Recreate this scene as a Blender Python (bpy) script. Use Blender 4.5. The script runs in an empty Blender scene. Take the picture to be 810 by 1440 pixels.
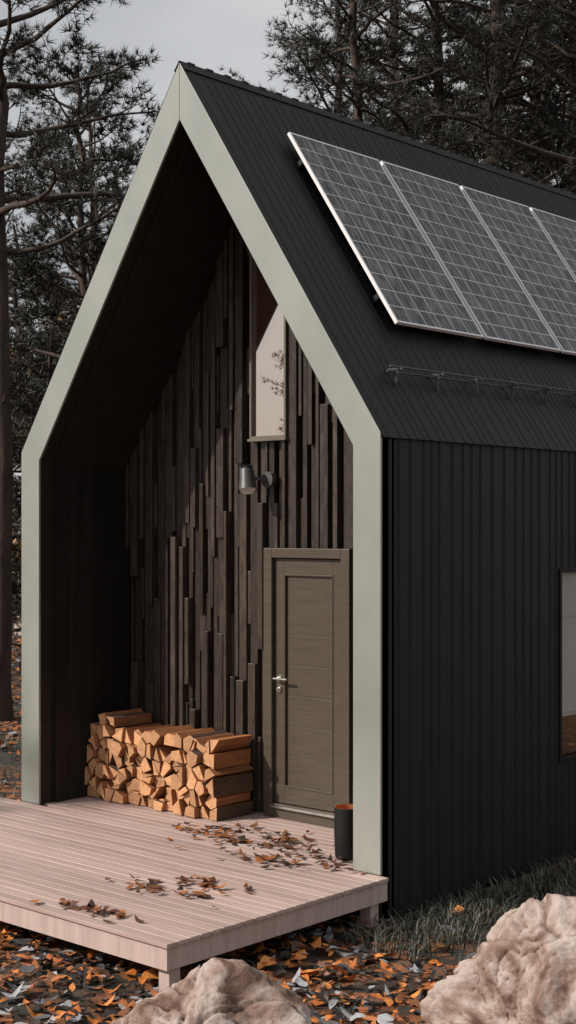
import bpy, math, random
import numpy as np
from mathutils import Vector, noise as mnoise
R = math.radians
random.seed(7); rng = np.random.default_rng(7)
scene = bpy.context.scene
scene.view_settings.view_transform='Standard'; scene.view_settings.look='None'
scene.view_settings.exposure=0

# ------------------------------------------------------------------ helpers
class MB:
    def __init__(s): s.v=[]; s.f=[]; s.m=[]
    def add(s, vs, fs, mi=0):
        o=len(s.v); s.v.extend([tuple(p) for p in vs])
        for f in fs: s.f.append(tuple(i+o for i in f)); s.m.append(mi)
    def box(s,x0,x1,y0,y1,z0,z1,mi=0):
        vs=[(x0,y0,z0),(x1,y0,z0),(x1,y1,z0),(x0,y1,z0),(x0,y0,z1),(x1,y0,z1),(x1,y1,z1),(x0,y1,z1)]
        s.add(vs,[(3,2,1,0),(4,5,6,7),(0,1,5,4),(1,2,6,5),(2,3,7,6),(3,0,4,7)],mi)
    def prism(s, poly, fn, d0, d1, mi=0, mcap=None):
        n=len(poly)
        vs=[fn(a,b,d0) for a,b in poly]+[fn(a,b,d1) for a,b in poly]
        o=len(s.v); s.v.extend(vs)
        s.f.append(tuple(o+i for i in range(n))); s.m.append(mi if mcap is None else mcap)
        s.f.append(tuple(o+n+i for i in reversed(range(n)))); s.m.append(mi)
        for i in range(n):
            j=(i+1)%n
            s.f.append((o+i,o+n+i,o+n+j,o+j)); s.m.append(mi)
    def cyl(s,p0,p1,r0,r1=None,n=20,mi=0,caps=True):
        r1=r0 if r1 is None else r1
        p0=Vector(p0);p1=Vector(p1);d=(p1-p0).normalized()
        a=d.orthogonal().normalized(); b=d.cross(a)
        vs=[]
        for p,r in((p0,r0),(p1,r1)):
            for i in range(n):
                t=2*math.pi*i/n; vs.append(p+a*(r*math.cos(t))+b*(r*math.sin(t)))
        fs=[(i,(i+1)%n,n+(i+1)%n,n+i) for i in range(n)]
        if caps: fs+= [tuple(reversed(range(n))),tuple(range(n,2*n))]
        s.add(vs,fs,mi)
    def obj(s,name,mats,parent=None,bevel=0,smooth=False,recalc=True):
        me=bpy.data.meshes.new(name); me.from_pydata(s.v,[],s.f)
        for m in mats: me.materials.append(m)
        me.polygons.foreach_set('material_index',s.m)
        if recalc:
            import bmesh
            bm=bmesh.new(); bm.from_mesh(me); bmesh.ops.recalc_face_normals(bm,faces=bm.faces); bm.to_mesh(me); bm.free()
        ob=bpy.data.objects.new(name,me); scene.collection.objects.link(ob)
        if smooth:
            me.polygons.foreach_set('use_smooth',[True]*len(me.polygons))
        if bevel:
            b=ob.modifiers.new('b','BEVEL'); b.width=bevel; b.segments=2; b.limit_method='ANGLE'
        if parent: ob.parent=parent
        return ob

def tri_mesh(name, V, T, M, mats):
    me=bpy.data.meshes.new(name)
    V=np.asarray(V,np.float32); T=np.asarray(T,np.int32)
    me.vertices.add(len(V)); me.vertices.foreach_set('co',V.ravel())
    me.loops.add(T.size); me.loops.foreach_set('vertex_index',T.ravel())
    me.polygons.add(len(T)); me.polygons.foreach_set('loop_start',np.arange(0,T.size,3,dtype=np.int32))
    me.polygons.foreach_set('loop_total',np.full(len(T),3,dtype=np.int32))
    me.polygons.foreach_set('material_index',np.asarray(M,np.int32))
    for m in mats: me.materials.append(m)
    me.update(calc_edges=True); me.validate()
    return me
def link(name, me, loc=(0,0,0), rot=0, sc=1, parent=None):
    ob=bpy.data.objects.new(name,me); scene.collection.objects.link(ob)
    ob.location=loc; ob.rotation_euler=(0,0,rot); ob.scale=(sc,sc,sc)
    if parent: ob.parent=parent
    return ob
def empty(name):
    e=bpy.data.objects.new(name,None); scene.collection.objects.link(e); return e

# ------------------------------------------------------------------ materials
def newmat(name):
    m=bpy.data.materials.new(name); m.use_nodes=True
    nt=m.node_tree; b=nt.nodes['Principled BSDF']; return m,nt,b
def N(nt,t,**k):
    n=nt.nodes.new(t)
    for a,v in k.items(): setattr(n,a,v)
    return n
def ramp(nt,stops,interp='LINEAR'):
    r=nt.nodes.new('ShaderNodeValToRGB'); e=r.color_ramp.elements; r.color_ramp.interpolation=interp
    while len(e)<len(stops): e.new(0.5)
    for i,(p,c) in enumerate(stops):
        e[i].position=p; e[i].color=(c[0],c[1],c[2],1)
    return r
def noisemat(name, stops, scale=(4,4,4), nscale=1.0, detail=6, rough=0.6, bump=0.2, bdist=0.01, island=0.0, metallic=0, spec=0.5, roughvar=0.0, dist=0.0):
    m,nt,b=newmat(name)
    tc=N(nt,'ShaderNodeTexCoord'); mp=N(nt,'ShaderNodeMapping'); mp.inputs['Scale'].default_value=scale
    nz=N(nt,'ShaderNodeTexNoise'); nz.inputs['Scale'].default_value=nscale; nz.inputs['Detail'].default_value=detail
    nz.inputs['Roughness'].default_value=0.62; nz.inputs['Distortion'].default_value=dist
    nt.links.new(tc.outputs['Object'],mp.inputs[0]); nt.links.new(mp.outputs[0],nz.inputs['Vector'])
    r=ramp(nt,stops); nt.links.new(nz.outputs['Fac'],r.inputs[0])
    out=r.outputs[0]
    if island:
        g=N(nt,'ShaderNodeNewGeometry'); mr=N(nt,'ShaderNodeMapRange'); mr.inputs[3].default_value=1-island; mr.inputs[4].default_value=1+island
        nt.links.new(g.outputs['Random Per Island'],mr.inputs[0])
        mx=N(nt,'ShaderNodeVectorMath',operation='SCALE'); nt.links.new(out,mx.inputs[0]); nt.links.new(mr.outputs[0],mx.inputs['Scale'])
        out=mx.outputs[0]
        ad=N(nt,'ShaderNodeVectorMath',operation='ADD')
        sc=N(nt,'ShaderNodeMath',operation='MULTIPLY'); sc.inputs[1].default_value=37
        nt.links.new(g.outputs['Random Per Island'],sc.inputs[0])
        nt.links.new(mp.outputs[0],ad.inputs[0]); nt.links.new(sc.outputs[0],ad.inputs[1]); nt.links.new(ad.outputs[0],nz.inputs['Vector'])
    nt.links.new(out,b.inputs['Base Color'])
    b.inputs['Roughness'].default_value=rough; b.inputs['Metallic'].default_value=metallic
    b.inputs['Specular IOR Level'].default_value=spec
    if roughvar:
        mr=N(nt,'ShaderNodeMapRange'); mr.inputs[3].default_value=rough-roughvar; mr.inputs[4].default_value=rough+roughvar
        nt.links.new(nz.outputs['Fac'],mr.inputs[0]); nt.links.new(mr.outputs[0],b.inputs['Roughness'])
    if bump:
        bp=N(nt,'ShaderNodeBump'); bp.inputs['Strength'].default_value=bump; bp.inputs['Distance'].default_value=bdist
        nt.links.new(nz.outputs['Fac'],bp.inputs['Height']); nt.links.new(bp.outputs[0],b.inputs['Normal'])
    return m

M_clad = noisemat('black_metal_cladding',[(0.3,(.008,.008,.0088)),(0.7,(.016,.016,.0175))],(30,30,1.2),1,5,.5,.15,.004,roughvar=.12,spec=.32)
M_roof = noisemat('black_roof_cladding',[(0.3,(.008,.0078,.008)),(0.7,(.018,.0175,.018))],(2,26,2),1,5,.58,.2,.004,roughvar=.12,spec=.26)
M_fascia = noisemat('grey_green_paint',[(0.3,(.205,.225,.200)),(0.7,(.265,.285,.255))],(1.2,1.2,.8),1.3,7,.26,.05,.003,spec=1.0,roughvar=.08)
M_fascia.node_tree.nodes['Principled BSDF'].inputs['IOR'].default_value=1.7
M_dark = noisemat('dark_lining',[(0.3,(.009,.008,.0075)),(0.7,(.018,.016,.014))],(20,20,1),1,5,.5,.2,.004,island=.2,spec=.25)
M_soffit = noisemat('soffit_lining',[(0.3,(.014,.011,.009)),(0.7,(.026,.020,.015))],(10,3,10),1,5,.5,.2,.004,spec=.25)
M_slat = noisemat('charred_brown_boards',[(0.25,(.019,.0145,.0115)),(0.75,(.066,.050,.040))],(22,22,5),1,6,.30,.6,.014,island=.38,dist=.8,roughvar=.1)
M_gap = noisemat('dark_backing',[(0.3,(.006,.005,.004)),(0.7,(.010,.008,.007))],(22,22,5),1,3,.8,0,spec=.1)
M_door = noisemat('bronze_brown_door',[(0.3,(.058,.045,.033)),(0.7,(.086,.067,.049))],(3,3,70),1,4,.34,.14,.003)
M_winframe = noisemat('beige_window_frame',[(0.3,(.11,.095,.076)),(0.7,(.16,.138,.11))],(3,3,30),1,4,.4,.05,.003)
M_steel = noisemat('satin_steel',[(0.3,(.5,.49,.46)),(0.7,(.62,.6,.57))],(9,9,9),1,2,.25,0,metallic=1)
M_black = noisemat('black_coated_metal',[(0.3,(.007,.007,.007)),(0.7,(.011,.011,.011))],(9,9,9),1,2,.5,.02,spec=.25)
M_grey = noisemat('dark_galvanised',[(0.3,(.045,.045,.045)),(0.7,(.08,.08,.08))],(9,9,9),1,2,.45,.02)
M_copper= noisemat('copper_lining',[(0.3,(.55,.2,.08)),(0.7,(.7,.28,.12))],(20,20,20),1,2,.35,0,metallic=.7)
M_offwhite=noisemat('off_white_matte',[(0.3,(.76,.74,.72)),(0.7,(.84,.82,.80))],(3,3,3),1,3,.9,.05)
M_inwood=noisemat('interior_wood',[(0.3,(.2,.09,.045)),(0.7,(.32,.15,.08))],(2,30,30),1,4,.5,.05)
M_deck = noisemat('deck_composite',[(0.25,(.34,.245,.215)),(0.75,(.52,.39,.35))],(1.6,26,26),1,6,.58,.25,.003,island=.15,roughvar=.1)
M_deckf= noisemat('deck_fascia',[(0.25,(.37,.275,.245)),(0.75,(.55,.43,.39))],(22,22,1.2),1,6,.6,.2,.003)
M_rub = noisemat('black_seal',[(0.3,(.01,.01,.01)),(0.7,(.014,.014,.014))],(9,9,9),1,2,.6,0)

def glassmat(name, tint=(.075,.034,.022), mirror=False):
    m,nt,b=newmat(name)
    out=nt.nodes['Material Output']
    gl=N(nt,'ShaderNodeBsdfGlossy'); gl.inputs['Roughness'].default_value=.008
    fr=N(nt,'ShaderNodeFresnel'); fr.inputs['IOR'].default_value=2.4 if mirror else 1.5
    mx=N(nt,'ShaderNodeMixShader')
    if mirror:
        tr=N(nt,'ShaderNodeBsdfDiffuse'); tr.inputs[0].default_value=(*tint,1); gl.inputs[0].default_value=(.97,.91,.87,1)  # brown diffuse puts the soffit's warm reflection into the glass colour
        ad=N(nt,'ShaderNodeMath',operation='ADD'); ad.inputs[1].default_value=.34; nt.links.new(fr.outputs[0],ad.inputs[0])
        nt.links.new(ad.outputs[0],mx.inputs[0])
    else:
        tr=N(nt,'ShaderNodeBsdfTransparent'); tr.inputs[0].default_value=(.93,.95,.94,1); nt.links.new(fr.outputs[0],mx.inputs[0])
    nt.links.new(tr.outputs[0],mx.inputs[1]); nt.links.new(gl.outputs[0],mx.inputs[2]); nt.links.new(mx.outputs[0],out.inputs[0])
    return m
M_mirror=glassmat('brown_reflection_glass',mirror=True)
M_glass=glassmat('clear_window_glass')

# ------------------------------------------------------------------ dimensions
W=3.76; HE=3.17; HA=5.98; XC=-W/2; FW=.23; DZ=.29; YB=.98; L=9.0
SL=(HA-HE)/(W/2)
inner_apex=HA-.42; inner_eave=HE-.42+SL*FW
house=empty('black_cabin_house')

def rib_profile(a0,a1,seed,h=.010,ws=(.055,.075,.095,.12)):
    rr=random.Random(seed); pts=[]; a=a0
    while a<a1-.02:
        w=rr.choice(ws); g=.026
        pts+= [(a,0),(min(a+w,a1),0),(min(a+w+.007,a1),h),(min(a+w+g,a1),h),(min(a+w+g+.007,a1),0)]
        a+=w+g+.007
    pts.append((a1,0)); return pts
def clip_profile(pts,a0,a1):
    out=[]
    for (p,h),(q,k) in zip(pts,pts[1:]):
        if q<=a0 or p>=a1 or q<=p: continue
        def at(t): return h+(k-h)*(t-p)/(q-p)
        s=max(p,a0); e=min(q,a1)
        if not out: out.append((s,at(s)))
        out.append((e,at(e)))
    return out
def sheet(mb,pts,fn,b0,b1,mi=0):
    n=len(pts); vs=[fn(a,h,b0) for a,h in pts]+[fn(a,h,b1) for a,h in pts]
    mb.add(vs,[(i,i+1,n+i+1,n+i) for i in range(n-1)],mi)

prof=rib_profile(0.012,L,3)
wy0,wy1,wz0,wz1=2.20,3.75,.754,2.234
mb=MB()
fR=lambda a,h,b:(-.004+h,a,b)
sheet(mb,clip_profile(prof,0,wy0),fR,0,HE-.004)
sheet(mb,clip_profile(prof,wy1,L),fR,0,HE-.004)
sheet(mb,clip_profile(prof,wy0,wy1),fR,0,wz0)
sheet(mb,clip_profile(prof,wy0,wy1),fR,wz1,HE-.004)
fL=lambda a,h,b:(-W+.004-h,a,b)
sheet(mb,prof,fL,0,HE-.004)
pb=rib_profile(-W+.01,-.01,5)
for (p,h),(q,k) in zip(pb,pb[1:]):
    if q<=p: continue
    top=lambda x: HE+SL*min(-x,x+W)
    mb.add([(p,L+h,0),(q,L+k,0),(q,L+k,top(q)),(p,L+h,top(p))],[(0,1,2,3)])
ob=mb.obj('wall_cladding',[M_clad],house,recalc=False)
nl=math.hypot(SL,1); nx,nz=SL/nl,1/nl
mb=MB(); rp=rib_profile(0.0,L+.05,9,.0045,(.04,.06,.09))
fr=lambda a,h,b:( -b*(W/2)+nx*(h+.004), a, HE+b*(HA-HE)+nz*(h+.004))
fl=lambda a,h,b:( -W+b*(W/2)-nx*(h+.004), a, HE+b*(HA-HE)+nz*(h+.004))
sheet(mb,rp,fr,-.012,1.0); sheet(mb,rp,fl,-.012,1.0)
mb.obj('roof_cladding',[M_roof],house,recalc=False)
mb=MB()
mb.add([(XC,-.004,HA+.016),(XC+.055,-.004,HA-.056),(XC+.055,L+.05,HA-.056),(XC,L+.05,HA+.016),(XC-.055,-.004,HA-.056),(XC-.055,L+.05,HA-.056)],[(0,1,2,3),(0,3,5,4)])
for i in range(46):
    y=.08+i*.195
    mb.box(XC-.012,XC+.012,y,y+.07,HA-.02,HA+.022)
mb.obj('ridge_cap',[M_roof],house)
mb=MB()
for sgn in (1,-1):
    X=lambda x: x if sgn==1 else -W-x
    poly=[(X(-.01),HE-.01),(XC,HA-.02),(XC,HA-.16),(X(-.01),HE-.15)]
    mb.prism(poly,lambda a,b,d:(a,d,b),.152,L-.01)
mb.obj('roof_structure',[M_dark],house)
mb=MB()
mb.box(-W+.02,-W+.12,YB+.3,L-.02,.05,HE-.16); mb.box(-.14,-.02,YB+.3,wy0,.05,HE-.16); mb.box(-.14,-.02,wy1,L-.02,.05,HE-.16)
mb.box(-.14,-.02,wy0,wy1,.05,wz0-.04); mb.box(-.14,-.02,wy0,wy1,wz1+.02,HE-.16)
mb.box(-W+.12,-.14,YB+.3,L-.02,.1,.28,1)
mb.obj('interior_shell',[M_offwhite,M_inwood],house)

for sgn,nm in((1,'fascia_right'),(-1,'fascia_left')):
    X=lambda x: x if sgn==1 else -W-x
    g=.0015
    poly=[(X(0),DZ+.002),(X(0),HE),(XC+sgn*g,HA),(XC+sgn*g,inner_apex),(X(-FW),inner_eave),(X(-FW),DZ+.002)]
    mb=MB()
    mb.prism(poly,lambda a,b,d:(a,d,b),0,.02,0)
    mb.obj(nm,[M_fascia],house,bevel=.003)
    mb=MB()
    s=.004
    poly2=[(X(-s),.0),(X(-s),HE-s),(XC,HA-s*2),(XC,inner_apex+s*2),(X(-FW+s),inner_eave+s),(X(-FW+s),0)]
    mb.prism(poly2,lambda a,b,d:(a,d,b),.021,.15,0)
    mb.obj(nm.replace('fascia','reveal'),[M_soffit],house)
mb=MB(); mb.box(-.22,-.006,.001,.02,.0,DZ-.02); mb.box(-W+.006,-W+.22,.001,.02,0,DZ-.02); mb.obj('base_trim',[M_clad],house)
s=.03
ix=-FW-s; iz_e=inner_eave-.02; iz_a=inner_apex-s*1.8
mb=MB()
y=.152
while y<YB+.05:
    w=.13
    for sx in(1,-1):
        X=lambda x: x if sx==1 else -W-x
        a,b=sorted((X(ix),X(-FW+.06)))
        mb.box(a,b,y,y+w-.002,DZ+.002,iz_e)
    y+=w
for sx in(1,-1):
    X=lambda x: x if sx==1 else -W-x
    yy=.152
    while yy<YB+.05:
        poly=[(X(ix),iz_e),(XC,iz_a),(XC,iz_a+.12),(X(ix+.07),iz_e+.02)]
        mb.prism(poly,lambda a,b,d:(a,d,b),yy,yy+.128,1)
        yy+=.13
mb.obj('recess_lining',[M_dark,M_soffit],house)
def top_at(x):
    t=min(-x,x+W)-FW-s
    return iz_e+SL*max(t,0)
mb=MB()
mb.prism([(-W+.1,DZ-.1),(-.1,DZ-.1),(-.1,HE-.1),(XC,inner_apex+.15),(-W+.1,HE-.1)],lambda a,b,d:(a,d,b),YB+.075,YB+.18)
mb.obj('recess_backing',[M_gap],house)
door=( -1.869,-1.0,DZ,2.39); win=(-2.03,-1.645,3.25,4.75)
mb=MB()
x=-W+FW+.0
rr=random.Random(33)
col=0
while x<-FW-.01:
    narrow=col%2==1
    w=rr.choice([.022,.028,.036]) if narrow else rr.choice([.032,.045,.06,.08])
    col+=1
    x1=min(x+w,-FW)
    xc=(x+x1)/2; zt=top_at(xc)+.05
    zones=[(DZ+.003,zt)]
    for (a,b,c,d) in(door,win):
        if x1>a+.004 and x<b-.004:
            nz_=[]
            for z0,z1 in zones:
                if c>z0+.01: nz_.append((z0,min(c-.002,z1)))
                if d<z1: nz_.append((max(d+.002,z0),z1))
            zones=[q for q in nz_ if q[1]-q[0]>.02]
    for z0,z1 in zones:
        z=z0; k=rr.randint(0,1)
        while z<z1-.001:
            if narrow: h=rr.uniform(.5,1.7) if k else rr.uniform(.25,.9)
            else: h=rr.uniform(.6,2.4)
            ze=min(z+h,z1)
            if z1-ze<.15: ze=z1
            if narrow:
                if not k: mb.box(x+.001,x1-.001,YB-rr.uniform(.02,.05)+.02,YB+.074,z,ze-.001)
            else:
                proud=rr.uniform(.055,.085) if k else rr.uniform(.01,.035)
                mb.box(x+.001,x1-.001,YB-proud+.02,YB+.074,z,ze-.001)
            k=1-k; z=ze
    x=x1
mb.obj('stepped_board_wall',[M_slat],house,bevel=.003)
# ---- door
mb=MB()
a,b,c,d=door; yf=YB-.080
fwid=.085
mb.box(a,a+fwid,yf,YB+.074,c+.003,d); mb.box(b-fwid,b,yf,YB+.074,c+.003,d); mb.box(a+fwid,b-fwid,yf,YB+.074,d-.075,d)
mb.box(a+fwid,b-fwid,yf+.005,YB+.074,c+.003,c+.11)
mb.obj('door_frame',[M_door],house,bevel=.004)
la,lb,lc,ld=a+fwid+.006,b-fwid-.006,c+.116,d-.082
yl=yf+.038
mb=MB(); st=.095
mb.box(la,la+st,yl,yl+.05,lc,ld); mb.box(lb-st,lb,yl,yl+.05,lc,ld)
mb.box(la+st,lb-st,yl,yl+.05,lc,lc+.13); mb.box(la+st,lb-st,yl,yl+.05,ld-.12,ld)
z=lc+.13
for i in range(7):
    h=(ld-.12-lc-.13)/7
    mb.box(la+st,lb-st,yl+.018,yl+.045,z+.0008,z+h-.0008); z+=h
mo=.012
pa,pb_,pc,pd=la+st,lb-st,lc+.13,ld-.12
mb.box(pa,pa+mo,yl-.006,yl+.02,pc,pd); mb.box(pb_-mo,pb_,yl-.006,yl+.02,pc,pd)
mb.box(pa+mo,pb_-mo,yl-.006,yl+.02,pc,pc+mo); mb.box(pa+mo,pb_-mo,yl-.006,yl+.02,pd-mo,pd)
mb.obj('door_leaf',[M_door],house,bevel=.002)
mb=MB(); mb.box(la-.004,lb+.004,yf-.03,yf+.004,lc-.03,lc-.012); mb.obj('door_threshold',[M_steel],house)
hx=la+.045; hz=1.375
mb=MB()
mb.cyl((hx,yl-.001,hz),(hx,yl-.012,hz),.026,mi=0); mb.cyl((hx,yl-.012,hz),(hx,yl-.055,hz),.009)
mb.cyl((hx-.012,yl-.055,hz),(hx+.125,yl-.055,hz),.0105)
mb.cyl((hx,yl-.001,hz-.085),(hx,yl-.012,hz-.085),.026); mb.cyl((hx,yl-.012,hz-.085),(hx,yl-.02,hz-.085),.012)
mb.obj('door_handle',[M_steel],house,smooth=False)
# ---- gable window
a,b,c,d=win
mb=MB(); t=.020; y0=YB-.07
mb.box(a,a+t,y0,YB+.07,c,d); mb.box(b-t,b,y0,YB+.07,c,d); mb.box(a+t,b-t,y0,YB+.07,c,c+t); mb.box(a+t,b-t,y0,YB+.07,d-t,d)
mb.box(a-.01,b+.01,y0-.015,YB+.07,c-.022,c-.001)
mb.obj('gable_window_frame',[M_winframe],house,bevel=.002)
mb=MB(); mb.box(a+t,b-t,YB-.04,YB-.032,c+t,d-t); mb.obj('gable_window_glass',[M_mirror],house)
# ---- side window
mb=MB(); t=.03
mb.box(-.12,.018,wy0,wy0+t,wz0,wz1); mb.box(-.12,.018,wy1-t,wy1,wz0,wz1); mb.box(-.12,.018,wy0+t,wy1-t,wz1-t,wz1); mb.box(-.12,.018,wy0+t,wy1-t,wz0,wz0+t)
mb.obj('side_window_frame',[M_black],house,bevel=.002)
mb=MB(); gx=-.004
mb.add([(gx,wy0+t,wz0+t),(gx,wy1-t,wz0+t),(gx,wy1-t,wz1-t),(gx,wy0+t,wz1-t)],[(0,1,2,3)]); mb.obj('side_window_glass',[M_glass],house,recalc=False)
mb=MB()
n=60
for i in range(n):
    ya=wy0+.035+(wy1-wy0-.07)*i/n; yb=wy0+.035+(wy1-wy0-.07)*(i+1)/n
    xa=-.06+.008*math.sin(i*1.1); xb=-.06+.008*math.sin((i+1)*1.1)
    mb.add([(xa,ya,1.11),(xb,yb,1.11),(xb,yb,wz1-.03),(xa,ya,wz1-.03)],[(0,1,2,3)])
mb.obj('lit_room_standin',[M_offwhite],house,smooth=True)  # added pale panel behind the glass, imitates the bright lit room
mb=MB(); mb.box(-.10,-.075,wy0+.031,wy1-.031,wz0+.031,1.10)
mb.box(-.07,-.045,wy0+.031,wy1-.031,1.085,1.109,1); mb.box(-.045,-.032,wy0+.031,wy1-.031,1.86,1.885,1)
mb.obj('room_floor_standin',[M_inwood,M_offwhite],house)  # added brown panel and pale strips imitate the room's floor and shelf
# ---- snow guard rail
mb=MB()
def RP(t,y,o): return (-t*(W/2)+nx*o, y, HE+t*(HA-HE)+nz*o)
for o in(.06,.10): mb.cyl(RP(.14+o*.1,.36,o),RP(.14+o*.1,L-.3,o),.0075,n=8)
for i in range(18):
    y=.45+i*.48
    mb.cyl(RP(.165,y,.0),RP(.14,y,.12),.010,n=6); mb.cyl(RP(.125,y,.02),RP(.145,y,.085),.009,n=6)
mb.obj('snow_guard_rail',[M_grey],house)

# ------------------------------------------------------------------ solar panels
def panelmat():
    m,nt,b=newmat('solar_cells')
    uv=N(nt,'ShaderNodeTexCoord'); sp=N(nt,'ShaderNodeSeparateXYZ'); nt.links.new(uv.outputs['Object'],sp.inputs[0])
    def grid(out,period,w,off=0):
        a=N(nt,'ShaderNodeMath',operation='ADD'); a.inputs[1].default_value=off+100*period; nt.links.new(out,a.inputs[0])
        d=N(nt,'ShaderNodeMath',operation='DIVIDE'); d.inputs[1].default_value=period; nt.links.new(a.outputs[0],d.inputs[0])
        f=N(nt,'ShaderNodeMath',operation='FRACT'); nt.links.new(d.outputs[0],f.inputs[0])
        l=N(nt,'ShaderNodeMath',operation='LESS_THAN'); l.inputs[1].default_value=w/period; nt.links.new(f.outputs[0],l.inputs[0]); return l.outputs[0]
    def mx(a,b_):
        n=N(nt,'ShaderNodeMath',operation='MAXIMUM'); nt.links.new(a,n.inputs[0]); nt.links.new(b_,n.inputs[1]); return n.outputs[0]
    cell=mx(grid(sp.outputs['X'],.178,.007),grid(sp.outputs['Y'],.1535,.007))
    bus=grid(sp.outputs['X'],.0445,.0026,.02)
    mp=N(nt,'ShaderNodeMapping'); mp.inputs['Scale'].default_value=(55,9,1); nt.links.new(uv.outputs['Object'],mp.inputs[0])
    oi=N(nt,'ShaderNodeObjectInfo'); av=N(nt,'ShaderNodeVectorMath',operation='ADD'); ms=N(nt,'ShaderNodeMath',operation='MULTIPLY'); ms.inputs[1].default_value=50
    nt.links.new(oi.outputs['Random'],ms.inputs[0]); nt.links.new(mp.outputs[0],av.inputs[0]); nt.links.new(ms.outputs[0],av.inputs[1])
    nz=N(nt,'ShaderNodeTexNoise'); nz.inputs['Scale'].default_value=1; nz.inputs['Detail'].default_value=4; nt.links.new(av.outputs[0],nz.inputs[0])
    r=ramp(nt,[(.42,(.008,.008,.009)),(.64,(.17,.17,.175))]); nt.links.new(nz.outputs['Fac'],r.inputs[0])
    m1=N(nt,'ShaderNodeMixRGB'); m1.inputs[2].default_value=(.25,.25,.25,1); nt.links.new(bus,m1.inputs[0]); nt.links.new(r.outputs[0],m1.inputs[1])
    m2=N(nt,'ShaderNodeMixRGB'); m2.inputs[2].default_value=(.62,.62,.62,1); nt.links.new(cell,m2.inputs[0]); nt.links.new(m1.outputs[0],m2.inputs[1])
    nt.links.new(m2.outputs[0],b.inputs['Base Color']); b.inputs['Roughness'].default_value=.4; b.inputs['Specular IOR Level'].default_value=.3
    b.inputs['Coat Weight'].default_value=.12; b.inputs['Coat Roughness'].default_value=.08
    return m
M_cells=panelmat()
M_alu=noisemat('anodised_frame',[(0.3,(.72,.72,.72)),(0.7,(.8,.8,.8))],(9,9,9),1,2,.45,0,metallic=0)
t0=(.52)/(W/2); t1=(1.55)/(W/2)
import mathutils
for i in range(6):
    mb=MB(); pw,ph=1.088,1.85; f=.016
    mb.box(-pw/2,pw/2,-ph/2,-ph/2+f,-.012,.014,1); mb.box(-pw/2,pw/2,ph/2-f,ph/2,-.012,.014,1)
    mb.box(-pw/2,-pw/2+f,-ph/2+f,ph/2-f,-.012,.014,1); mb.box(pw/2-f,pw/2,-ph/2+f,ph/2-f,-.012,.014,1)
    mb.box(-pw/2+f,pw/2-f,-ph/2+f,ph/2-f,-.010,.010,0)
    mb.box(-pw/2,pw/2,-ph/2+.25,-ph/2+.29,-.085,-.013,2); mb.box(-pw/2,pw/2,ph/2-.29,ph/2-.25,-.085,-.013,2)
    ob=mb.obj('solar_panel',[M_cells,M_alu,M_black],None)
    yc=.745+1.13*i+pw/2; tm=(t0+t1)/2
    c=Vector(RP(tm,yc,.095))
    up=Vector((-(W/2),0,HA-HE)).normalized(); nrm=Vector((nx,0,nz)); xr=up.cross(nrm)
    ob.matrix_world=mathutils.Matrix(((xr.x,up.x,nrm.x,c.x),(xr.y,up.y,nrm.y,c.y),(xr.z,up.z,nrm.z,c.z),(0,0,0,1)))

# ------------------------------------------------------------------ wall lamp
mb=MB(); lx,lz=-1.86,2.925
mb.cyl((lx+.03,YB-.04,lz),(lx+.03,YB-.085,lz),.062,n=32)
mb.cyl((lx+.03,YB-.085,lz),(lx-.02,YB-.17,lz+.01),.014,n=12)
mb.cyl((lx-.075,YB-.20,lz+.075),(lx-.035,YB-.23,lz-.085),.055,.072,n=32,caps=False)
mb.cyl((lx-.075,YB-.20,lz+.075),(lx-.072,YB-.2,lz+.072),.055,.055,n=32)
mb.cyl((lx-.04,YB-.228,lz-.06),(lx-.0395,YB-.2285,lz-.0605),.068,n=32,mi=1)
mb.obj('wall_lamp',[M_grey,M_offwhite],None,bevel=.002)

# ------------------------------------------------------------------ pots
def pot(px,py,r,h):
    mb=MB(); n=36
    prof=[(r*.86,0),(r*.93,.012),(r,.5*h),(r*.98,h-.01),(r*.97,h),(r*.90,h),(r*.90,h-.02),(r*.86,h*.25),(0.001,h*.25)]
    vs=[];fs=[];ms=[]
    for (q,z) in prof:
        for i in range(n):
            t=2*math.pi*i/n; vs.append((px+q*math.cos(t),py+q*math.sin(t),DZ+.003+z))
    for k in range(len(prof)-1):
        for i in range(n):
            mb_i=1 if k>=4 else 0
            fs.append(((k*n+i),(k*n+(i+1)%n),((k+1)*n+(i+1)%n),((k+1)*n+i))); ms.append(mb_i)
    mb.v=vs; mb.f=fs; mb.m=ms
    mb.f.append(tuple(reversed(range(n)))); mb.m.append(0)
    mb.obj('copper_lined_planter',[M_black,M_copper],None,smooth=False)
pot(-.47,.24,.095,.35); pot(-.53,.50,.09,.44)

# ------------------------------------------------------------------ deck
mb=MB(); y=-1.964; bw=.088
XL=-5.2
while y<YB:
    y1=y+bw-.007
    if y<0 and y1>0: y1=-.001
    if y<0: mb.box(XL,.07,y,y1,DZ-.024,DZ)
    else: mb.box(-W+FW-.02,-.21,y,y1,DZ-.024,DZ)
    y+=bw
f0=DZ-.025; f1=DZ-.155
mb.box(XL+.02,.05,-1.945,-1.92,f1,f0,1); mb.box(.022,.05,-1.919,.01,f1,f0,1); mb.box(XL+.02,XL+.045,-1.919,0,f1,f0,1)
mb.box(XL+.045,.02,-.03,-.005,f1,f0-.002,1)
for yy in(-1.3,-.65): mb.box(XL+.05,.02,yy,yy+.04,f1+.01,f0-.014,1)
mb.box(XL+.05,.02,-1.9,-.035,f0-.012,f0-.004,2)
mb.box(-W+.25,-.24,.02,YB,f0-.012,f0-.004,2)
for px in(XL+.06,-3.4,-1.7,-.065):
    for py in(-1.90,-.13): mb.box(px,px+.085,py,py+.085,-.02,f1-.001,1)
mb.obj('wooden_deck',[M_deck,M_deckf,M_rub],None,bevel=.0025)

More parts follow.
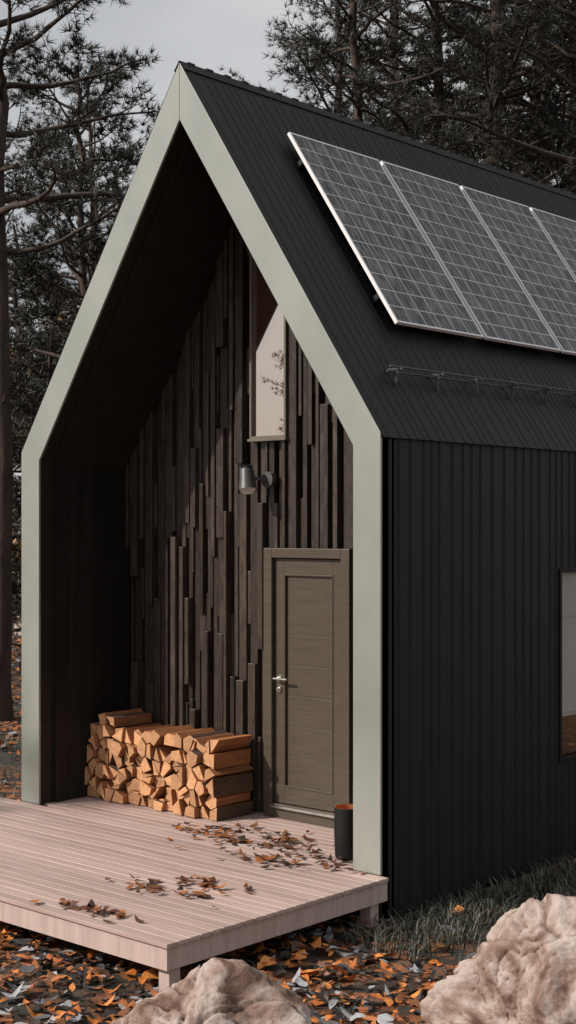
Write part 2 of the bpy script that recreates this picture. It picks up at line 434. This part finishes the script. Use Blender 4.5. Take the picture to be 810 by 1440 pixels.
# ------------------------------------------------------------------ firewood stack
def woodmat(name,stops,scale,rough=.75,bump=.4):
    return noisemat(name,stops,scale,1,6,rough,bump,.006,island=.28,dist=.6)
M_end=woodmat('split_wood_end',[(.25,(.36,.165,.075)),(.75,(.62,.34,.17))],(30,30,30))
M_side=woodmat('split_wood_side',[(.25,(.20,.07,.025)),(.75,(.46,.185,.07))],(40,4,40))
M_bark=woodmat('wood_bark',[(.25,(.05,.028,.018)),(.75,(.16,.09,.055))],(30,8,30),.9,.8)
def clip(poly,nxv,nyv,c):
    out=[]
    for i in range(len(poly)):
        p=poly[i]; q=poly[(i+1)%len(poly)]
        dp=p[0]*nxv+p[1]*nyv-c; dq=q[0]*nxv+q[1]*nyv-c
        if dp<=0: out.append(p)
        if (dp<0<dq) or (dq<0<dp):
            t=dp/(dp-dq); out.append((p[0]+(q[0]-p[0])*t,p[1]+(q[1]-p[1])*t))
    return out
rw=random.Random(5)
x0,x1=-W+FW+s+.005,-1.98
seeds=[]
st=.118; row=0; z=0.045
while z<.9:
    xx=x0+st*(.25 if row%2 else .6)
    while xx<x1:
        seeds.append((xx+rw.uniform(-.035,.035),z+rw.uniform(-.03,.03))); xx+=st
    z+=st*.86; row+=1
mb=MB()
def addlog(poly,cx,cz):
    if len(poly)<3: return
    mx_=sum(p[0] for p in poly)/len(poly); mz_=sum(p[1] for p in poly)/len(poly)
    k=rw.uniform(.88,.97); rot=rw.uniform(-.09,.09)
    pp=[]
    for p in poly:
        dx,dz=(p[0]-mx_)*k,(p[1]-mz_)*k
        pp.append((mx_+dx*math.cos(rot)-dz*math.sin(rot),mz_+dx*math.sin(rot)+dz*math.cos(rot)))
    y0=.49+rw.uniform(-.05,.03); y1=.90+rw.uniform(-.02,.0)
    n=len(pp); o=len(mb.v)
    tilt=rw.uniform(-.015,.015); ty=rw.uniform(-.02,.02)
    for a,b in pp: mb.v.append((a,y0+(a-mx_)*ty*8,DZ+.004+b))
    for a,b in pp: mb.v.append((a+tilt,y1,DZ+.004+b))
    mb.f.append(tuple(o+i for i in range(n))); mb.m.append(0)
    mb.f.append(tuple(o+n+i for i in reversed(range(n)))); mb.m.append(0)
    bark=rw.randrange(n) if rw.random()<.45 else -1
    for i in range(n):
        j=(i+1)%n; mb.f.append((o+i,o+n+i,o+n+j,o+j)); mb.m.append(2 if i==bark else 1)
for i,(sx,sz) in enumerate(seeds):
    top=.68+.02*math.sin(sx*9)
    if sz>top-.03: continue
    poly=[(x0,0),(x1+.02*math.sin(sz*23),0),(x1+.02*math.sin(sz*23),1.2),(x0,1.2)]
    for j,(tx,tz) in enumerate(seeds):
        if i==j: continue
        dx,dz=tx-sx,tz-sz
        if dx*dx+dz*dz>.14: continue
        ln=math.hypot(dx,dz); nxv,nzv=dx/ln,dz/ln
        poly=clip(poly,nxv,nzv,nxv*(sx+tx)/2+nzv*(sz+tz)/2)
        if len(poly)<3: break
    if len(poly)<3: continue
    q=[]
    for p in poly:
        if not q or math.hypot(p[0]-q[-1][0],p[1]-q[-1][1])>.03: q.append(p)
    if len(q)>=3 and math.hypot(q[0][0]-q[-1][0],q[0][1]-q[-1][1])<=.03: q.pop()
    if len(q)<3: q=poly
    if len(q)>4 and rw.random()<.55:
        del q[rw.randrange(len(q))]
    if len(q)>=4 and rw.random()<.5:
        a=rw.randrange(len(q))
        A=[q[(a+t)%len(q)] for t in range(0,3)]
        B=[q[(a+2+t)%len(q)] for t in range(0,len(q)-1)]
        addlog(A,sx,sz); addlog(B,sx,sz)
    else: addlog(q,sx,sz)
mb.obj('firewood_stack',[M_end,M_side,M_bark],None,bevel=.004)

# ------------------------------------------------------------------ ground
m,nt,b=newmat('forest_floor')
tc=N(nt,'ShaderNodeTexCoord')
n1=N(nt,'ShaderNodeTexNoise'); n1.inputs['Scale'].default_value=.35; n1.inputs['Detail'].default_value=5; nt.links.new(tc.outputs['Object'],n1.inputs[0])
v1=N(nt,'ShaderNodeTexVoronoi'); v1.inputs['Scale'].default_value=11; nt.links.new(tc.outputs['Object'],v1.inputs[0])
r1=ramp(nt,[(0,(.02,.016,.012)),(.45,(.05,.03,.018)),(.62,(.22,.075,.022)),(.8,(.34,.12,.04)),(1,(.06,.055,.05))])
sepc=N(nt,'ShaderNodeSeparateColor'); nt.links.new(v1.outputs['Color'],sepc.inputs[0]); nt.links.new(sepc.outputs[0],r1.inputs[0])
n2=N(nt,'ShaderNodeTexNoise'); n2.inputs['Scale'].default_value=25; n2.inputs['Detail'].default_value=6; nt.links.new(tc.outputs['Object'],n2.inputs[0])
r2=ramp(nt,[(.3,(.012,.012,.009)),(.7,(.05,.045,.035))]); nt.links.new(n2.outputs['Fac'],r2.inputs[0])
rr2=ramp(nt,[(.42,(0,0,0)),(.58,(1,1,1))]); nt.links.new(n1.outputs['Fac'],rr2.inputs[0])
mx=N(nt,'ShaderNodeMixRGB'); nt.links.new(rr2.outputs[0],mx.inputs[0]); nt.links.new(r2.outputs[0],mx.inputs[1]); nt.links.new(r1.outputs[0],mx.inputs[2])
nt.links.new(mx.outputs[0],b.inputs['Base Color']); b.inputs['Roughness'].default_value=.95
bp=N(nt,'ShaderNodeBump'); bp.inputs['Strength'].default_value=.6; bp.inputs['Distance'].default_value=.03; nt.links.new(n2.outputs['Fac'],bp.inputs['Height']); nt.links.new(bp.outputs[0],b.inputs['Normal'])
M_ground=m
xs=np.concatenate([np.linspace(-400,-40,14),np.linspace(-36,30,120),np.linspace(34,400,14)])
ys=xs.copy()
mb=MB(); nxg=len(xs)
def gz(x,y):
    d=math.hypot(x+2,y-3)
    z=-.015+.02*mnoise.noise(Vector((x*.8,y*.8,0)))
    if d>12: z+=min((d-12)*.02,1)*(.35*mnoise.noise(Vector((x*.08,y*.08,3))))
    if -4.1<x<.25 and -.3<y<9.3: z=-.03
    return z
vs=[(x,y,gz(x,y)) for y in ys for x in xs]
fs=[(j*nxg+i,j*nxg+i+1,(j+1)*nxg+i+1,(j+1)*nxg+i) for j in range(nxg-1) for i in range(nxg-1)]
mb.add(vs,fs); mb.obj('ground',[M_ground],None,smooth=True)

# ------------------------------------------------------------------ leaves
def leafmat(name,stops,rough=.55):
    m,nt,b=newmat(name)
    g=N(nt,'ShaderNodeNewGeometry'); r=ramp(nt,stops,'CONSTANT'); nt.links.new(g.outputs['Random Per Island'],r.inputs[0])
    tc=N(nt,'ShaderNodeTexCoord'); nz=N(nt,'ShaderNodeTexNoise'); nz.inputs['Scale'].default_value=40; nt.links.new(tc.outputs['Object'],nz.inputs[0])
    mr=N(nt,'ShaderNodeMapRange'); mr.inputs[3].default_value=.55; mr.inputs[4].default_value=1.4; nt.links.new(nz.outputs['Fac'],mr.inputs[0])
    sc=N(nt,'ShaderNodeVectorMath',operation='SCALE'); nt.links.new(r.outputs[0],sc.inputs[0]); nt.links.new(mr.outputs[0],sc.inputs['Scale'])
    nt.links.new(sc.outputs[0],b.inputs['Base Color']); b.inputs['Roughness'].default_value=rough
    return m
M_leaf=leafmat('autumn_leaf_litter',[(0,(.035,.022,.016)),(.14,(.20,.08,.032)),(.27,(.56,.18,.04)),(.40,(.72,.27,.07)),(.49,(.11,.11,.115)),(.58,(.34,.345,.36)),(.70,(.02,.017,.015)),(.86,(.40,.13,.04))],.38)
M_leaf_deck=leafmat('autumn_leaves_on_deck',[(0,(.11,.04,.018)),(.2,(.26,.09,.026)),(.45,(.40,.135,.035)),(.58,(.04,.02,.014)),(.8,(.17,.07,.03))])
OUT=np.array([(0,-.5),(.2,-.30),(.31,.0),(.22,.3),(0,.55),(-.22,.3),(-.31,.0),(-.2,-.30)])
def leaves(P,size,tilt,curl):
    n=len(P); k=len(OUT)
    ang=rng.uniform(0,2*np.pi,n); s_=size*rng.uniform(.55,1.35,n)
    asp=rng.uniform(.6,1.2,n)
    jit=1+rng.uniform(-.12,.12,(n,k))
    lx=OUT[None,:,0]*asp[:,None]*jit; ly=OUT[None,:,1]*jit
    cu=rng.uniform(-1,1,n)*curl; cu2=rng.uniform(-.6,1,n)*curl
    lz=cu[:,None]*lx**2*2.2+cu2[:,None]*ly**2*1.6
    loc=np.stack([lx,ly,lz],-1); ctr=np.zeros((n,1,3)); ctr[:,0,2]=-.03*np.abs(cu)
    loc=np.concatenate([ctr,loc],1)*s_[:,None,None]
    tx=rng.normal(0,tilt,n); ty=rng.normal(0,tilt,n)
    loc[:,:,2]+=loc[:,:,0]*tx[:,None]+loc[:,:,1]*ty[:,None]
    mn=loc[:,:,2].min(1); loc[:,:,2]-=mn[:,None]
    c,s2=np.cos(ang)[:,None],np.sin(ang)[:,None]
    X=loc[:,:,0]*c-loc[:,:,1]*s2; Y=loc[:,:,0]*s2+loc[:,:,1]*c
    V=np.stack([X,Y,loc[:,:,2]],-1)+P[:,None,:]
    idx=np.array([(0,i+1,(i+1)%k+1) for i in range(k)])
    T=(idx[None]+ (np.arange(n)*(k+1))[:,None,None]).reshape(-1,3)
    return V.reshape(-1,3),T
def gzv(P):
    return np.array([gz(x,y) for x,y in P])
def scatter_ground(n,x0,x1,y0,y1,size,zl,pow_=1):
    p=np.stack([rng.uniform(x0,x1,n),rng.uniform(y0,y1,n)],-1)
    keep=~((p[:,0]>-W-.05)&(p[:,0]<.06)&(p[:,1]>-.02)&(p[:,1]<L+.1))
    keep&=~((p[:,0]>0)&(p[:,0]<1.7)&(p[:,1]>-.6)&(rng.random(n)<.85))
    p=p[keep]; z=gzv(p)+.004+rng.uniform(0,zl,len(p))
    return leaves(np.column_stack([p,z]),size,.22,.8)
VV=[];TT=[];off=0
for args in [(15000,-5,4.5,-4.5,1.2,.09,.035),(6000,-30,-4,-8,24,.11,.02),(3500,1,14,-12,16,.09,.02),(8000,-24,-7,2,20,.13,.02)]:
    v,t=scatter_ground(*args); VV.append(v); TT.append(t+off); off+=len(v)
V=np.concatenate(VV);T=np.concatenate(TT)
link('fallen_leaves_on_ground',tri_mesh('fallen_leaves_on_ground',V,T,np.zeros(len(T)),[M_leaf]))
cl=[(-.74,-1.80,.20,.05,20),(-.89,-1.24,.16,.06,14),(-.80,-.92,.14,.10,20),(-1.67,.21,.16,.12,22),(-1.11,.30,.30,.13,38),(-.58,.0,.2,.12,24),(-.40,-.87,.08,.05,3),(-.53,-1.19,.10,.05,6),(-.85,-.2,.2,.1,16),(-1.4,.05,.3,.12,14)]
P=[]
for cx,cy,sx,sy,n in cl:
    for i in range(int(n*1.45)): P.append((cx+random.gauss(0,sx),cy+random.gauss(0,sy),DZ+.002+random.uniform(0,.012)))
P=np.array([p for p in P if p[0]<.0 and p[1]>-1.93 and p[1]<.85])
v,t=leaves(P,.082,.15,.7)
link('fallen_leaves_on_deck',tri_mesh('fallen_leaves_on_deck',v,t,np.zeros(len(t)),[M_leaf_deck]))

# ------------------------------------------------------------------ grass
M_grass=leafmat('dark_grass',[(0,(.04,.042,.03)),(.35,(.06,.062,.042)),(.6,(.09,.088,.065)),(.8,(.14,.13,.105)),(.93,(.03,.033,.024))])
def blades(p,h0,h1,w=.004):
    n=len(p); z=gzv(p); a=rng.uniform(0,2*np.pi,n); h=rng.uniform(h0,h1,n); ln=rng.uniform(.3,1.3,n)*h
    d=np.stack([np.cos(a),np.sin(a)],-1); pr=np.stack([-d[:,1],d[:,0]],-1)
    b=np.column_stack([p,z-.01])
    def at(f,lf,ww):
        c=b.copy(); c[:,:2]+=d*(ln*lf)[:,None]; c[:,2]+=h*f
        l=c.copy(); l[:,:2]-=pr*ww; r=c.copy(); r[:,:2]+=pr*ww; return l,r
    l0,r0=at(0,0,w); l1,r1=at(.6,.3,w*.8); l2,_=at(.85,1,0)
    V=np.stack([l0,r0,l1,r1,l2],1).reshape(-1,3)
    idx=np.array([(0,1,3),(0,3,2),(2,3,4)]); T=(idx[None]+(np.arange(n)*5)[:,None,None]).reshape(-1,3)
    return V,T
ps=[]
n=38000; p=np.stack([rng.uniform(.06,2.6,n),rng.uniform(-.55,9,n)],-1)
f=np.array([mnoise.noise(Vector((x*1.6,y*1.6,0))) for x,y in p]); keep=(f+.45*(1-p[:,0]/1.6)+rng.normal(0,.12,n))>.0; ps.append(p[keep])
n=9000; p=np.stack([rng.uniform(-14,-3.9,n),rng.uniform(-1,8,n)],-1)
f=np.array([mnoise.noise(Vector((x*.7,y*.7,2))) for x,y in p]); ps.append(p[f+rng.normal(0,.1,n)>.02])
n=5000; p=np.stack([rng.uniform(-4,4,n),rng.uniform(-5,.0,n)],-1)
f=np.array([mnoise.noise(Vector((x*1.3,y*1.3,7))) for x,y in p]); ps.append(p[f+rng.normal(0,.1,n)>.22])
n=7000; p=np.stack([rng.uniform(2.4,12,n),rng.uniform(-2,14,n)],-1)
f=np.array([mnoise.noise(Vector((x*.7,y*.7,9))) for x,y in p]); ps.append(p[f>.0])
p=np.concatenate(ps)
v,t=blades(p,.05,.16)
link('grass',tri_mesh('grass',v,t,np.zeros(len(t)),[M_grass]))

# ------------------------------------------------------------------ boulders
m,nt,b=newmat('pale_sandstone')
tc=N(nt,'ShaderNodeTexCoord')
n1=N(nt,'ShaderNodeTexNoise'); n1.inputs['Scale'].default_value=3.0; n1.inputs['Detail'].default_value=10; n1.inputs['Distortion'].default_value=1.6; nt.links.new(tc.outputs['Object'],n1.inputs[0])
r1=ramp(nt,[(.34,(.12,.065,.045)),(.43,(.28,.19,.15)),(.52,(.42,.335,.295)),(.72,(.50,.43,.39))]); nt.links.new(n1.outputs['Fac'],r1.inputs[0])
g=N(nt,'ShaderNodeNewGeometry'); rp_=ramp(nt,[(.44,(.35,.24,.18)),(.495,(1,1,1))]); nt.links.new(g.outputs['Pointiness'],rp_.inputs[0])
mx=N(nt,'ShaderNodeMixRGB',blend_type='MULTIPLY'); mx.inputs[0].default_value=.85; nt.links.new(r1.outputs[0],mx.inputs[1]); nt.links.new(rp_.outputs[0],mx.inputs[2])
nt.links.new(mx.outputs[0],b.inputs['Base Color']); b.inputs['Roughness'].default_value=.85
n2=N(nt,'ShaderNodeTexNoise'); n2.inputs['Scale'].default_value=9; n2.inputs['Detail'].default_value=14; n2.inputs['Roughness'].default_value=.68; nt.links.new(tc.outputs['Object'],n2.inputs[0])
bp=N(nt,'ShaderNodeBump'); bp.inputs['Strength'].default_value=.75; bp.inputs['Distance'].default_value=.04; nt.links.new(n2.outputs['Fac'],bp.inputs['Height']); nt.links.new(bp.outputs[0],b.inputs['Normal'])
M_rock=m
import bmesh
def boulder(loc,dims,seed,rot,extra=()):
    bm=bmesh.new(); bmesh.ops.create_icosphere(bm,subdivisions=7,radius=1)
    so=Vector((seed*3.1,seed*1.7,seed*.9)); rr=random.Random(seed)
    planes=[(Vector(n).normalized(),d) for n,d in extra]
    for i in range(16):
        n=Vector((rr.gauss(0,1),rr.gauss(0,1),rr.gauss(0,.8))).normalized(); planes.append((n,rr.uniform(.62,.88)))
    for v in bm.verts:
        p=v.co.normalized()
        warp=Vector((mnoise.noise(p*1.5+so),mnoise.noise(p*1.5+so*2),mnoise.noise(p*1.5-so)))
        pw_=(p+warp*.16).normalized()
        k=48.; acc=math.exp(-k*1.0)
        for n,d in planes:
            c=pw_.dot(n)
            if c>.2: acc+=math.exp(-k*min(d/c,2))
        r=-math.log(acc)/k
        q=p+warp*.4
        r+=.07*mnoise.fractal(p*1.6+so,1.0,2.0,3)
        rid=1-abs(mnoise.noise(q*1.7+so))*2
        r-=.045*(max(0,rid-.88)/.12)
        c2=mnoise.fractal(q*5+so,.6,2.2,7)
        r+=.030*c2-.018*abs(mnoise.noise(q*9))
        v.co=Vector((p.x*r*dims[0],p.y*r*dims[1],p.z*r*dims[2]))
    me=bpy.data.meshes.new('boulder'); bm.to_mesh(me); bm.free()
    me.polygons.foreach_set('use_smooth',[True]*len(me.polygons)); me.materials.append(M_rock)
    ob=link('boulder',me,loc,rot); return ob
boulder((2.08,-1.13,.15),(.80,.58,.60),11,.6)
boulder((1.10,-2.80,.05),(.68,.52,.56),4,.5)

# ------------------------------------------------------------------ pines
M_barkp=noisemat('pine_bark',[(.25,(.016,.012,.010)),(.75,(.085,.058,.044))],(9,9,2.2),1,7,.9,.9,.04)
M_need=leafmat('pine_needles',[(0,(.012,.014,.011)),(.3,(.019,.023,.016)),(.6,(.030,.033,.023)),(.85,(.045,.044,.028))])
def tube(pts,rad,n,VV,TT,off):
    pts=np.asarray(pts); rad=np.asarray(rad); m=len(pts)
    d=np.gradient(pts,axis=0); d/=np.linalg.norm(d,axis=1)[:,None]+1e-9
    ref=np.array([0,0,1.0]) if abs(d[0,2])<.8 else np.array([1.0,0,0])
    a=np.cross(d,ref); a/=np.linalg.norm(a,axis=1)[:,None]+1e-9; b=np.cross(d,a)
    th=np.arange(n)*2*np.pi/n
    V=pts[:,None]+rad[:,None,None]*(a[:,None]*np.cos(th)[None,:,None]+b[:,None]*np.sin(th)[None,:,None])
    VV.append(V.reshape(-1,3))
    i=np.arange(m-1)[:,None]*n; j=np.arange(n)[None]; k=(j+1)%n
    A=i+j;B=i+k;C=i+n+k;D=i+n+j
    T=np.concatenate([np.stack([A,B,C],-1).reshape(-1,3),np.stack([A,C,D],-1).reshape(-1,3)])
    TT.append(T+off); return off+m*n
def pine(seed,H,base,blen,nb,ntw=13,nk=22,r0=.2,bare=6,nlen=.15,shape='pine',wd=.007):
    g=np.random.default_rng(seed); VV=[];TT=[];off=0
    zz=np.linspace(-.2,H,22); wob=np.cumsum(g.normal(0,.045,(22,2)),0); wob-=wob[0]
    tp=np.column_stack([wob,zz]); tr=r0*(1-.86*(zz/H).clip(0,1))+.01; tr[0]*=1.4; tr[1]*=1.1
    off=tube(tp,tr,12,VV,TT,off)
    tuP=[];tuD=[]
    def branch(p0,az,el,Lb,rb,n=9,dead=False):
        nonlocal off
        pts=[np.array(p0,float)]; d_el=el; a=az
        bend=g.uniform(-.03,.12)
        for i in range(n-1):
            a+=g.normal(0,.16); d_el+=bend*.6+g.normal(0,.11)
            d=np.array([math.cos(a)*math.cos(d_el),math.sin(a)*math.cos(d_el),math.sin(d_el)])
            pts.append(pts[-1]+d*Lb/(n-1))
        pts=np.array(pts); off=tube(pts,np.linspace(rb,rb*.22,n),4,VV,TT,off); return pts
    for i in range(nb+bare):
        dead=i>=nb
        f=(i+g.uniform(-.4,.4))/nb if not dead else 0
        f=min(max(f,0),1)
        z=(base+(H-base)*f**.92) if not dead else g.uniform(base*.35,base)
        k=np.interp(z,zz,np.arange(22)); kk=int(min(k,20)); p0=tp[kk]+(tp[kk+1]-tp[kk])*(k-kk)
        if shape=='pine': Lb=blen*(1-.72*f**1.4)*g.uniform(.55,1.15)
        else: Lb=blen*(1-.92*f)*g.uniform(.8,1.1)+.15
        if dead: Lb=g.uniform(.4,1.3)
        az=i*2.4+g.uniform(-.5,.5)
        el=g.uniform(-.15,.35)+f*.5 if shape=='pine' else g.uniform(-.25,.0)
        pts=branch(p0,az,el,Lb,.012+.015*Lb)
        if dead: continue
        nt_=max(4,int(ntw*Lb/blen*1.25))
        for j in range(nt_):
            u=g.uniform(.28,1)**.8; q=u*(len(pts)-1); qi=int(min(q,len(pts)-2)); pp=pts[qi]+(pts[qi+1]-pts[qi])*(q-qi)
            dd=pts[qi+1]-pts[qi]; ba=math.atan2(dd[1],dd[0])+g.choice([-1,1])*g.uniform(.3,1.15)
            tl=(g.uniform(.3,.8))*(1.15-.5*u)*(blen/2.4)**.5
            tw=branch(pp,ba,g.uniform(-.1,.55),tl,.009,n=5)
            m=max(3,int(tl/.10))
            for q2 in np.linspace(.35,1,m):
                w=q2*4; wi=int(min(w,3)); b0=tw[wi]+(tw[wi+1]-tw[wi])*(w-wi); dv=(tw[wi+1]-tw[wi]); dv/=np.linalg.norm(dv)
                sh=g.normal(0,1,3)*.05
                tuP.append(b0+sh); tuD.append(dv*.6+np.array([0,0,.35])+sh*4)
    P=np.array(tuP);D=np.array(tuD); D/=np.linalg.norm(D,axis=1)[:,None]
    n=len(P); nd=D[:,None]*.75+g.normal(0,.55,(n,nk,3)); nd/=np.linalg.norm(nd,axis=2)[:,:,None]
    ln=g.uniform(.65,1.15,(n,nk,1))*nlen
    rnd=g.normal(0,1,(n,nk,3)); sd=np.cross(nd,rnd); sd/=np.linalg.norm(sd,axis=2)[:,:,None]+1e-9
    b0=P[:,None]+nd*.01
    A=b0-sd*wd;B=b0+sd*wd;C=b0+nd*ln
    NV=np.stack([A,B,C],2).reshape(-1,3); NT=np.arange(len(NV)).reshape(-1,3)+off
    nT=sum(len(t) for t in TT)
    V=np.concatenate(VV+[NV]); T=np.concatenate(TT+[NT]); M=np.concatenate([np.zeros(nT),np.ones(len(NT))])
    return tri_mesh('pine_mesh',V,T,M,[M_barkp,M_need])
A=pine(1,16,6.3,2.7,56,14,13,.15)
B=pine(2,13.5,4.0,2.6,56,14,13,.15)
C=pine(3,17,7.0,3.2,64,16,13,.24)
D=pine(4,15,5.0,3.0,64,16,13,.18)
G=pine(8,10,2.8,2.5,54,13,17,.12,nlen=.18,wd=.009)
S=pine(5,10,1.0,2.2,90,13,12,.14,bare=0,shape='fir',wd=.011)
F_=pine(6,14,3.0,2.8,40,8,7,.18,nlen=.26,wd=.016)
def tree(me,x,y,r,sc=1.0):
    link('pine_tree',me,(x,y,gz(x,y)-.05),r,sc)
tree(A,-9.80,4.27,.4,1.0)
tree(G,-10.6,6.8,.9,.96)
tree(B,-14.2,9.3,1.7,.80)
tree(S,-16.5,11.6,0,.85)
tree(S,-14.0,8.0,1,.78)
tree(S,-12.6,7.4,2,.66)
tree(B,-18.6,10.6,3.1,.92)
tree(S,-22,12,2,.95)
tree(C,-6.56,11.4,.9,.95)
tree(D,-8.6,12.6,2.2,1.0)
tree(A,-9.2,11.0,4.0,.95)
tree(D,-11.8,13.6,5.2,.96)
tree(C,-13.8,18.3,1.2,1.1)
tree(B,-4.9,10.9,.1,1.15)
tree(D,-9.3,16.9,3.3,1.1)
tree(C,-13.2,22,4.3,1.1)
tree(A,-5.5,16.5,2.3,1.1)
tree(D,-6.3,13.6,.3,1.1)
tree(D,-7.9,15.0,1.3,1.12)
tree(C,-2.5,13.5,3.6,1)
# tree whose tip shadow falls across the left of the deck
tree(D,-11.2,-12.5,.9,.72)
# distant forest
fr_=random.Random(3)
e=empty('distant_forest')
cnt=0
while cnt<95:
    a=fr_.uniform(0,2*math.pi); d=fr_.uniform(36,90)
    x,y=-2+d*math.cos(a),2+d*math.sin(a)
    if y<-5 and d<75: continue
    me=fr_.choice([F_,F_,S]); o=link('forest_pine',me,(x,y,gz(x,y)-.1),fr_.uniform(0,6.28),fr_.uniform(.8,1.1)*(.9 if x<-15 and 8<y<30 else 1),e); cnt+=1
def broad(seed,H):
    g=np.random.default_rng(seed); VV=[];TT=[];off=0
    zz=np.linspace(0,H,10); tp=np.column_stack([np.cumsum(g.normal(0,.1,(10,2)),0),zz]); off=tube(tp,np.linspace(.16,.02,10),8,VV,TT,off)
    P=[]
    for i in range(34):
        f=g.uniform(.25,1); p0=tp[int(f*9)]; a=g.uniform(0,6.28); Lb=(1-.6*f)*2.4*g.uniform(.6,1.1)
        pts=[p0]
        for k in range(6):
            pts.append(pts[-1]+np.array([math.cos(a),math.sin(a),.5+g.normal(0,.2)])*Lb/6); a+=g.normal(0,.2)
        off=tube(pts,np.linspace(.04,.006,7),4,VV,TT,off)
        for q in pts[2:]:
            P+=list(q+g.normal(0,.28,(26,3)))
    nT=sum(len(t) for t in TT); v,t=leaves(np.array(P),.13,1.0,.8)
    return tri_mesh('autumn_tree',np.concatenate(VV+[v]),np.concatenate(TT+[t+off]),np.concatenate([np.zeros(nT),np.ones(len(t))]),[M_barkp,M_yel])
M_yel=leafmat('yellow_leaves',[(0,(.35,.2,.05)),(.3,(.5,.3,.08)),(.6,(.25,.16,.05)),(.8,(.4,.2,.05))])
bt=broad(3,8.5); link('autumn_birch_tree',bt,(-14.6,7.6,0),0,.74); link('autumn_birch_tree',bt,(-27,20,0),2,1.1)
mb=MB(); rs=random.Random(2)
for r_ in range(3):
    x=-24
    while x<-12:
        w=rs.uniform(.3,.6); mb.box(x,x+w-.015,13.2+rs.uniform(-.03,.03),13.6,-.1+r_*.2,.09+r_*.2); x+=w
ob=mb.obj('stone_wall',[M_rock],None,bevel=.02)

# ------------------------------------------------------------------ light
AZ=30; EL=34
sd=Vector((-math.sin(R(AZ))*math.cos(R(EL)),-math.cos(R(AZ))*math.cos(R(EL)),math.sin(R(EL))))
sun=bpy.data.lights.new('sun','SUN'); sun.energy=4.4; sun.angle=R(.8); sun.color=(1,.91,.82)
so=bpy.data.objects.new('sun',sun); scene.collection.objects.link(so); so.rotation_euler=sd.to_track_quat('Z','Y').to_euler(); so.location=(0,0,30)
w=bpy.data.worlds.new('World'); scene.world=w; w.use_nodes=True; nt=w.node_tree
bg=nt.nodes['Background']; sky=nt.nodes.new('ShaderNodeTexSky'); sky.sky_type='NISHITA'; sky.sun_disc=False
sky.sun_elevation=R(EL); sky.sun_rotation=math.atan2(sd.x,sd.y); sky.dust_density=2.0
tc=nt.nodes.new('ShaderNodeTexCoord'); mp=nt.nodes.new('ShaderNodeMapping'); mp.inputs['Scale'].default_value=(1.5,1.5,3.5); nt.links.new(tc.outputs['Generated'],mp.inputs[0])
nz=nt.nodes.new('ShaderNodeTexNoise'); nz.inputs['Scale'].default_value=1.6; nz.inputs['Detail'].default_value=7; nt.links.new(mp.outputs[0],nz.inputs[0])
# pale cloud layer mixed over the clear sky
cr=ramp(nt,[(.35,(4.0,4.05,4.15)),(.62,(6.0,5.95,5.85))]); nt.links.new(nz.outputs['Fac'],cr.inputs[0])
mxx=nt.nodes.new('ShaderNodeMixRGB'); mxx.inputs[0].default_value=.85; nt.links.new(sky.outputs[0],mxx.inputs[1]); nt.links.new(cr.outputs[0],mxx.inputs[2])
nt.links.new(mxx.outputs[0],bg.inputs[0]); bg.inputs[1].default_value=.12

# ------------------------------------------------------------------ camera
cam=bpy.data.cameras.new('camera'); co=bpy.data.objects.new('camera',cam); scene.collection.objects.link(co)
cam.sensor_fit='VERTICAL'; cam.sensor_height=36; cam.sensor_width=36; cam.lens=1991/1440*36; cam.shift_y=20/1440
cam.clip_end=2000; cam.clip_start=.05
co.location=(5.678,-7.251,2.56); co.rotation_euler=(R(90),0,R(41.8))
scene.camera=co
